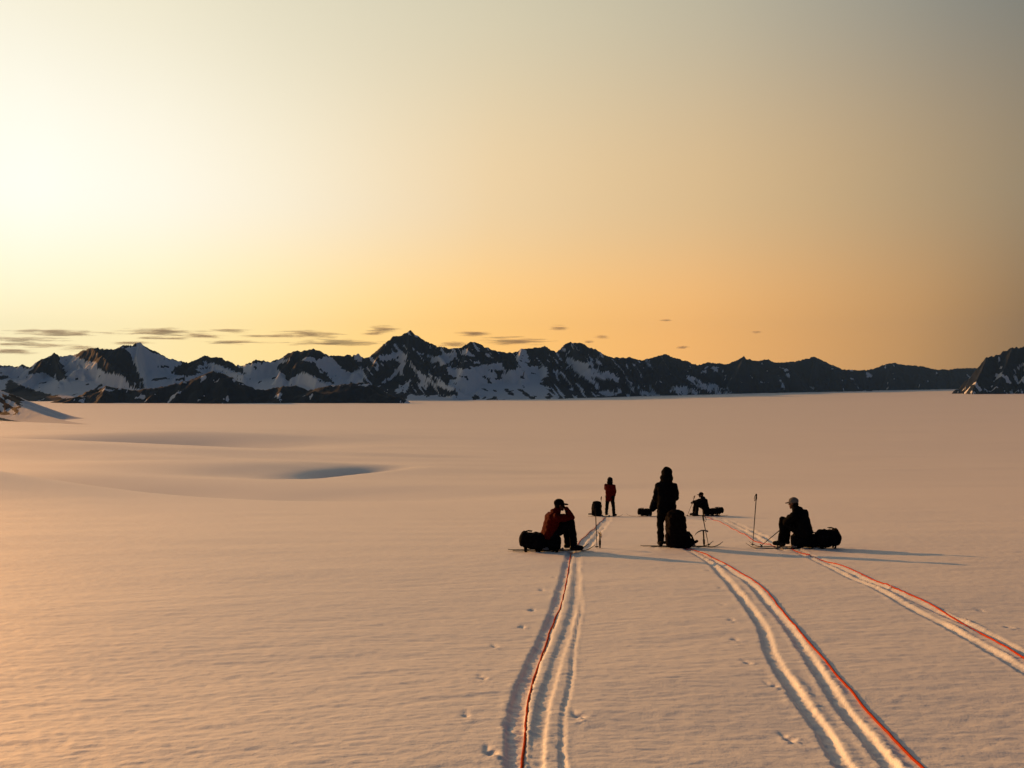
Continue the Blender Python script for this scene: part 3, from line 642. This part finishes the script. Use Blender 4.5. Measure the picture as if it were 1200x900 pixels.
    # headgear
    if head == 'hood':
        bm = bmesh.new(); ell(bm, hp(-.025, 0, .025), (.135, .125, .140), hr); ell(bm, hp(-.03, 0, -.08), (.125, .145, .12), hr)
        chain(bm, [c4(hp(-.03, 0, -.06), .11), c4(j['nek'], .125)])
        for s_ in (-1, 1): chain(bm, [c4(hp(.06, s_*.07, .05), .03), c4(hp(.06, s_*.07, -.07), .03)])
        chain(bm, [c4(hp(.06, -.06, .09), .03), c4(hp(.06, .06, .09), .03)])
        blob('hood', bm, voxel, hood_mat or jacket, root, 0.008, 9)
    else:
        bm = bmesh.new(); ell(bm, hp(-.014, 0, .052), (.112, .092, .088), hr); cp = blob('cap', bm, voxel, cap_mat or black_cloth, root, .003, 12)
        bm = bmesh.new(); P = ico(3)*np.array((.085, .078, .010)); P[:, 2] -= (P[:, 1]/.078)**2*.022; P[:, 2] -= np.clip(P[:, 0], 0, 1)*.15
        P = P@np.array(hr.to_3x3()).T+np.array(hp(.105, 0, .034)); hull(bm, P); bm_obj('brim', bm, cap_mat or black_cloth, cp)
        bm = bmesh.new(); ell(bm, hp(-.055, 0, -.005), (.056, .083, .075), hr); blob('hair', bm, .012, simple('dark_hair', (.012, .008, .006), .6, .2, 60), root, .006, 20)
    return root

# --- seated on a pack at the start of the left rope: red jacket, hand at the mouth, elbow on the knee
def sit(lean=0.0, seat=0.34, **kw):
    J = dict(pel=(0, 0, seat), che=(.05+lean, 0, seat+.33), nek=(.13+lean*1.4, 0, seat+.49), hed=(.19+lean*1.6, 0, seat+.610), shL=(.08+lean, .20, seat+.40), shR=(.08+lean, -.20, seat+.40),
        elL=(.38, .20, .66), elR=(.38, -.20, .66), wrL=(.50, .05, .70), wrR=(.50, -.05, .70), hiL=(.03, .10, seat-.01), hiR=(.03, -.10, seat-.01),
        knL=(.42, .16, .60), knR=(.44, -.14, .61), anL=(.47, .15, .10), anR=(.50, -.14, .10), toL=(.64, .16, .02), toR=(.67, -.15, .02))
    J.update(kw); return J
def on(x, y, dz=0.0): return (x, y, top_z(x, y)+dz)

person(on(0.76, 20.3), R(16), sit(0.03, .33, elR=(.44, -.14, .70), wrR=(.335, -.10, .875), hdR=(-.35, .25, .55), cuR=(-.8, .3, 0), elL=(.36, .20, .58), wrL=(.40, -.02, .66), hdL=(.3, -.8, .25)),
       'seated person in red jacket and dark peaked cap, hand raised to the face', red_cloth, black_cloth, head='cap', look=(1, 0, -.02))
P_LIE = lambda yaw, roll=0.0: (Euler((R(90), 0, 0)).to_matrix())
def lie(x, y, yaw, tilt=84):                # a pack lying on its back panel, top pointing along yaw
    return (Euler((0, 0, yaw)).to_matrix() @ Euler((0, R(tilt), 0)).to_matrix() @ Euler((0, 0, R(-90))).to_matrix()).to_euler()
backpack(1.02, 20.32, lie(0, 0, R(180)), 'dark backpack lying under and behind the seated person in the red jacket', H=0.66, Wd=.36, Dp=.26, z=top_z(.9, 20.3)+.15, seed=1)
backpack(0.66, 20.20, lie(0, 0, R(172), 80), 'bulging black backpack lying at the back of the seated person in red', H=.46, Wd=.34, Dp=.30, z=top_z(.5, 20.2)+.17, seed=2)
ski(0.86, 20.16, R(3), 'near ski under the boots of the seated person in the red jacket', 1.70, .01)
ski(0.76, 20.48, R(5), 'far ski beside the seated person in the red jacket, tail towards the packs', 1.70, .01)
zt = top_z
ski_pole((1.83, 21.15, zt(1.83, 21.15)), (1.80, 21.17, zt(1.83, 21.15)+.86), 'slim ski pole planted upright beside the seated person in red')
ice_axe((1.90, 21.2, zt(1.9, 21.2)), R(95), 'ice axe stuck upright in the snow next to the slim ski pole', .34)

# --- far standing person in red with an upright pack
stand = lambda **kw: {**dict(pel=(0, 0, .96), che=(.01, 0, 1.28), nek=(.02, 0, 1.47), hed=(.04, 0, 1.62), shL=(0, .19, 1.40), shR=(0, -.19, 1.40), elL=(.02, .27, 1.12), elR=(.02, -.27, 1.12),
        wrL=(.20, .20, .98), wrR=(.20, -.20, .98), hiL=(0, .10, .92), hiR=(0, -.10, .92), knL=(.03, .13, .52), knR=(.03, -.13, .52), anL=(0, .13, .10), anR=(0, -.13, .10), toL=(.17, .15, .02), toR=(.17, -.15, .02)), **kw}
person(on(4.47, 44.85), R(60), stand(elL=(.16, .28, 1.22), wrL=(.24, .10, 1.42), hdL=(.2, -.5, .6), elR=(.04, -.24, 1.12), wrR=(.14, -.16, .92), anL=(.06, .20, .10), anR=(-.04, -.22, .10), toL=(.23, .22, .02), toR=(.12, -.26, .02), knL=(.06, .16, .52), knR=(0, -.17, .52)),
       'distant standing person in red jacket with tall dark hood, legs apart', dark_red_cloth, black_cloth, voxel=.014, head='hood', hood_mat=black_cloth, look=(1, 0, .05))
backpack(3.86, 44.7, (0, 0, R(20)), 'black backpack standing upright beside the distant person in red', H=.64, Wd=.40, Dp=.32, seed=3)
ski_pole((3.98, 44.5, zt(3.98, 44.5)), (4.07, 44.6, zt(3.98, 44.5)+.90), 'short ski pole standing against the upright black backpack')
ski(4.25, 44.55, R(-4), 'ski lying between the upright backpack and the distant person in red', 1.6)

# --- standing hooded person, back to the camera, a pack at the right leg
person(on(3.44, 21.85), R(88), stand(shL=(.02, .165, 1.355), shR=(.02, -.165, 1.355), elL=(.10, .235, 1.08), elR=(.10, -.225, 1.08), wrL=(.30, .08, 1.10), wrR=(.30, -.08, 1.06), hdL=(.6, -.6, .1), hdR=(.6, .6, .1), hed=(.03, -.01, 1.615)),
       'standing person in black hooded jacket seen from behind, backpack at the legs', black_cloth, black_cloth, head='hood', look=(1, -.1, -.1))
backpack(3.60, 21.45, (R(4), R(-4), R(14)), 'large black backpack standing at the legs of the hooded person', H=.80, Wd=.40, Dp=.30, mat=pack_red, seed=4)
backpack(3.86, 21.42, (R(3), R(-24), R(-20)), 'small black pack slumped against the larger pack at the hooded person', H=.40, Wd=.26, Dp=.24, seed=8)
ski(3.86, 21.75, R(-4), 'ski under the boots of the standing hooded person', 1.62)
ski(3.70, 22.02, R(-4), 'rear ski beyond the boots of the standing hooded person', 1.62)
ski_pole((4.39, 21.9, zt(4.39, 21.9)), (4.26, 21.95, zt(4.39, 21.9)+.70), 'leaning ski pole planted beside the large black backpack')
ice_axe((4.27, 21.8, zt(4.27, 21.8)), R(4), 'ice axe planted upright beside the leaning ski pole, pick towards the packs', .36, (0, R(-3)), .06)

# --- seated person behind the hooded one
person(on(6.44, 45.0), R(-8), sit(0.05, .34), 'seated person in dark clothes mostly hidden behind the hooded person', navy_cloth, black_cloth, voxel=.014, head='cap')
backpack(6.42, 44.95, lie(0, 0, R(176), 86), 'dark backpack lying behind the hidden seated person', H=.62, Wd=.36, Dp=.28, z=zt(6.3, 44.95)+.15, seed=5)
ski(6.1, 44.75, R(174), 'ski lying beyond the hooded person, tip pointing away from the hidden person', 1.75)

# --- far seated person on the right rope
person(on(8.86, 44.9), R(186), sit(0.02, .34, elL=(.36, .18, .66), elR=(.36, -.18, .66), wrL=(.52, .10, .62), wrR=(.56, -.06, .64)), 'distant seated person in dark clothes facing a tilted ski pole, pack behind', navy_cloth, black_cloth, voxel=.014, head='cap')
backpack(8.72, 44.9, lie(0, 0, R(4)), 'long dark backpack lying behind the distant seated person', H=.95, Wd=.36, Dp=.26, z=zt(9.1, 44.9)+.15, seed=6)
ski(8.65, 44.72, R(184), 'near ski under the boots of the distant seated person', 1.75)
ski(9.05, 45.15, R(182), 'far ski beyond the pack of the distant seated person', 1.75)
ski_pole((7.98, 44.7, zt(7.98, 44.7)), (8.36, 44.8, zt(7.98, 44.7)+.92), 'tilted ski pole planted in front of the distant seated person')

# --- seated person on the right in a pale peaked cap
person(on(6.38, 21.36), R(140), sit(0.05, .34, shL=(.12, .235, .745), shR=(.12, -.235, .745), elL=(.32, .28, .56), elR=(.32, -.30, .58), wrL=(.46, .06, .56), wrR=(.48, -.06, .58), knL=(.42, .20, .60), knR=(.44, -.18, .60)),
       'seated person in black jacket and pale grey peaked cap, back turned', black_cloth, black_cloth, head='cap', cap_mat=grey_cap, look=(1, 0, -.12))
backpack(6.10, 21.45, lie(0, 0, R(0), 88), 'black backpack used as a seat by the person in the pale cap', H=.64, Wd=.36, Dp=.26, z=zt(6.4, 21.5)+.15, seed=7)
backpack(6.62, 21.35, lie(0, 0, R(-4), 82), 'round black backpack lying behind the person in the pale cap', H=.46, Wd=.36, Dp=.34, z=zt(6.7, 21.35)+.18, seed=9)
ski(5.94, 21.28, R(178), 'near ski under the boots of the person in the pale cap', 1.72)
ski(6.10, 21.62, R(176), 'far ski beyond the boots of the person in the pale cap', 1.72)
ski_pole((5.37, 21.9, zt(5.37, 21.9)), (5.47, 21.95, zt(5.37, 21.9)+1.16), 'tall ski pole standing upright in front of the person in the pale cap')
ski_pole((5.50, 21.75, zt(5.5, 21.75)), (6.06, 21.60, zt(5.5, 21.75)+.52), 'slanting ski pole leaning on the knees of the person in the pale cap')

# --- ropes lying in the tracks
def rope(pts, label, n=240, r=0.0092, seed=0):
    P = [Vector((p[0], p[1], 0)) for p in pts]; dens = []
    for i in range(len(P)-1):
        p0, p1, p2, p3 = P[max(i-1, 0)], P[i], P[i+1], P[min(i+2, len(P)-1)]
        m_ = max(6, int((p2-p1).length/0.06))
        for k in range(m_):
            t = k/m_
            dens.append(0.5*((2*p1)+(p2-p0)*t+(2*p0-5*p1+4*p2-p3)*t*t+(3*p1-p0-3*p2+p3)*t**3))
    dens.append(P[-1])
    xs = np.array([d_.x+0.012*mnoise.noise(Vector((d_.y*1.7, seed, 0)))+.004*mnoise.noise(Vector((d_.y*7, seed, 3))) for d_ in dens]); ys = np.array([d_.y for d_ in dens])
    zs = ground_z(xs, ys)
    k_ = np.ones(7)/7; zsm = np.convolve(np.pad(zs, 10, mode='edge'), np.ones(21)/21, 'valid'); zz = np.maximum(zs-.004, zsm)+r*0.75
    bm = bmesh.new(); tube(bm, list(zip(xs, ys, zz)), r, 7)
    return tag(bm_obj('climbing_rope', bm, rope_m, None), label, 'rope', 'climbing ropes')
rope([(0.0,1.0),(0.02,4.3),(0.03,5.11),(0.06,5.49),(0.11,6.9),(0.18,7.9),(0.31,9.36),(0.45,10.89),(0.68,13.06),(1.0,17.24),(1.2,20.0)], 'orange-red rope in the ski track up to the seated person in red', seed=1)
rope([(1.95,1.0),(2.2,4.3),(2.25,4.98),(2.29,5.49),(2.38,6.22),(2.52,7.24),(2.76,8.82),(3.06,10.83),(3.43,13.15),(3.71,15.79),(3.85,18.07),(3.91,20.45),(3.75,21.2)], 'orange-red rope curving along the double track to the standing hooded person', seed=2)
rope([(3.5,2.0),(4.2,7.0),(4.30,7.68),(4.42,8.39),(4.72,9.87),(5.03,11.34),(5.2,12.46),(5.33,13.92),(5.73,16.48),(5.87,18.25),(5.93,19.59),(6.0,21.0)], 'orange-red rope along the track to the person in the pale cap', seed=3)
rope([(1.35,20.7),(1.45,21.9),(1.84,25.19),(2.47,29.95),(3.35,37.41),(4.18,43.74),(4.3,44.5)], 'rope running on from the person in red to the distant standing one', seed=4)
rope([(5.9,21.7),(5.81,23.05),(6.28,26.53),(7.52,34.6),(8.31,40.48),(8.67,43.74)], 'rope running on from the person in the pale cap to the distant seated one', seed=5)


# ------------------------------------------------------------------ clouds
CL = [(28,397,95,4),(120,411,74,4),(238,394,62,3.2),(150,402,48,3),(70,390,105,5.5),(38,404,80,5),(12,412,56,5),(95,407,40,3),(195,389,92,7),(192,396,52,3),(272,388,48,3.5),(275,401,70,3.5),(318,394,70,3),(362,392,78,6),(392,402,100,6),(450,386,34,5),(437,391,30,2.5),(555,391,40,4),(600,400,80,6.5),(655,384,22,4),(705,395,16,3),(690,401,12,2.4),(530,404,40,4),(782,375,14,2),(886,389,13,2),(800,407,14,2)]
cm = bpy.data.materials.new('cloud_vapour'); cm.use_nodes = True
cn, cl_ = cm.node_tree.nodes, cm.node_tree.links; cn.clear()
co = cn.new('ShaderNodeOutputMaterial'); pv = cn.new('ShaderNodeVolumePrincipled'); cl_.new(pv.outputs[0], co.inputs['Volume'])
pv.inputs['Color'].default_value = (0.62, 0.52, 0.42, 1); pv.inputs['Anisotropy'].default_value = 0.1; pv.inputs['Density Attribute'].default_value = ''
ct = cn.new('ShaderNodeTexCoord'); le = cn.new('ShaderNodeVectorMath'); le.operation = 'LENGTH'; cl_.new(ct.outputs['Object'], le.inputs[0])
cg = cn.new('ShaderNodeNewGeometry'); cmp_ = cn.new('ShaderNodeMapping'); cmp_.inputs['Scale'].default_value = (0.0016, 0.0028, 0.020); cl_.new(cg.outputs['Position'], cmp_.inputs[0])
cz = cn.new('ShaderNodeTexNoise'); cz.inputs['Scale'].default_value = 1; cz.inputs['Detail'].default_value = 3; cl_.new(cmp_.outputs[0], cz.inputs[0])
def cM(op, a, b_):
    q = cn.new('ShaderNodeMath'); q.operation = op
    for i, v in enumerate((a, b_)):
        if isinstance(v, (int, float)): q.inputs[i].default_value = v
        else: cl_.new(v, q.inputs[i])
    return q.outputs[0]
den = cM('ADD', cM('SUBTRACT', 0.62, le.outputs['Value']), cM('MULTIPLY', cM('SUBTRACT', cz.outputs[0], 0.47), 2.6))
den = cM('MULTIPLY', cM('MINIMUM', cM('MAXIMUM', den, 0.0), 0.6), 0.0065)
cl_.new(den, pv.inputs['Density'])
bmc = bmesh.new(); bmesh.ops.create_icosphere(bmc, subdivisions=3, radius=1.0)
cme = bpy.data.meshes.new('cloud'); bmc.to_mesh(cme); bmc.free(); cme.materials.append(cm)
for i, (b_, h_, w_, t_) in enumerate(CL):
    d_ = 24500+random.uniform(-600, 600)
    o = link(bpy.data.objects.new('cloud', cme)); p = W((b_, h_, d_))
    o.location = p; o.scale = (w_*d_/1150*0.70, 420, t_*d_/1150*0.95)
    o.rotation_euler = (0, 0, R((600-b_)/1150*50))
    if w_ >= 60: tag(o, 'long ragged grey streak of cloud low in the glowing sky above the mountains', 'cloud', 'long cloud streaks above the mountains')
    elif w_ >= 28: tag(o, 'short grey wisp of cloud low in the glowing sky above the mountains', 'cloud', 'short cloud wisps above the mountains')
    else: tag(o, 'tiny dark fleck of cloud alone in the orange sky above the mountains', 'cloud', 'tiny cloud flecks above the mountains')

# ------------------------------------------------------------------ haze
hz = bpy.data.materials.new('haze_air'); hz.use_nodes = True
hn, hl = hz.node_tree.nodes, hz.node_tree.links; hn.clear()
ho = hn.new('ShaderNodeOutputMaterial'); hv = hn.new('ShaderNodeVolumePrincipled'); hl.new(hv.outputs[0], ho.inputs['Volume'])
hv.inputs['Density'].default_value = 1.35e-5; hv.inputs['Density Attribute'].default_value = ''
hv.inputs['Color'].default_value = (0.20, 0.45, 1.0, 1); hv.inputs['Anisotropy'].default_value = 0.0
try: hz.cycles.homogeneous_volume = True
except Exception: pass
bmh = bmesh.new(); bmesh.ops.create_cube(bmh, size=1.0); hme = bpy.data.meshes.new('haze'); bmh.to_mesh(hme); bmh.free(); hme.materials.append(hz)
haze = link(bpy.data.objects.new('haze', hme)); haze.scale = (45000, 45000, 1700); haze.location = (0, 0, 550); tag(haze, kind='stuff')
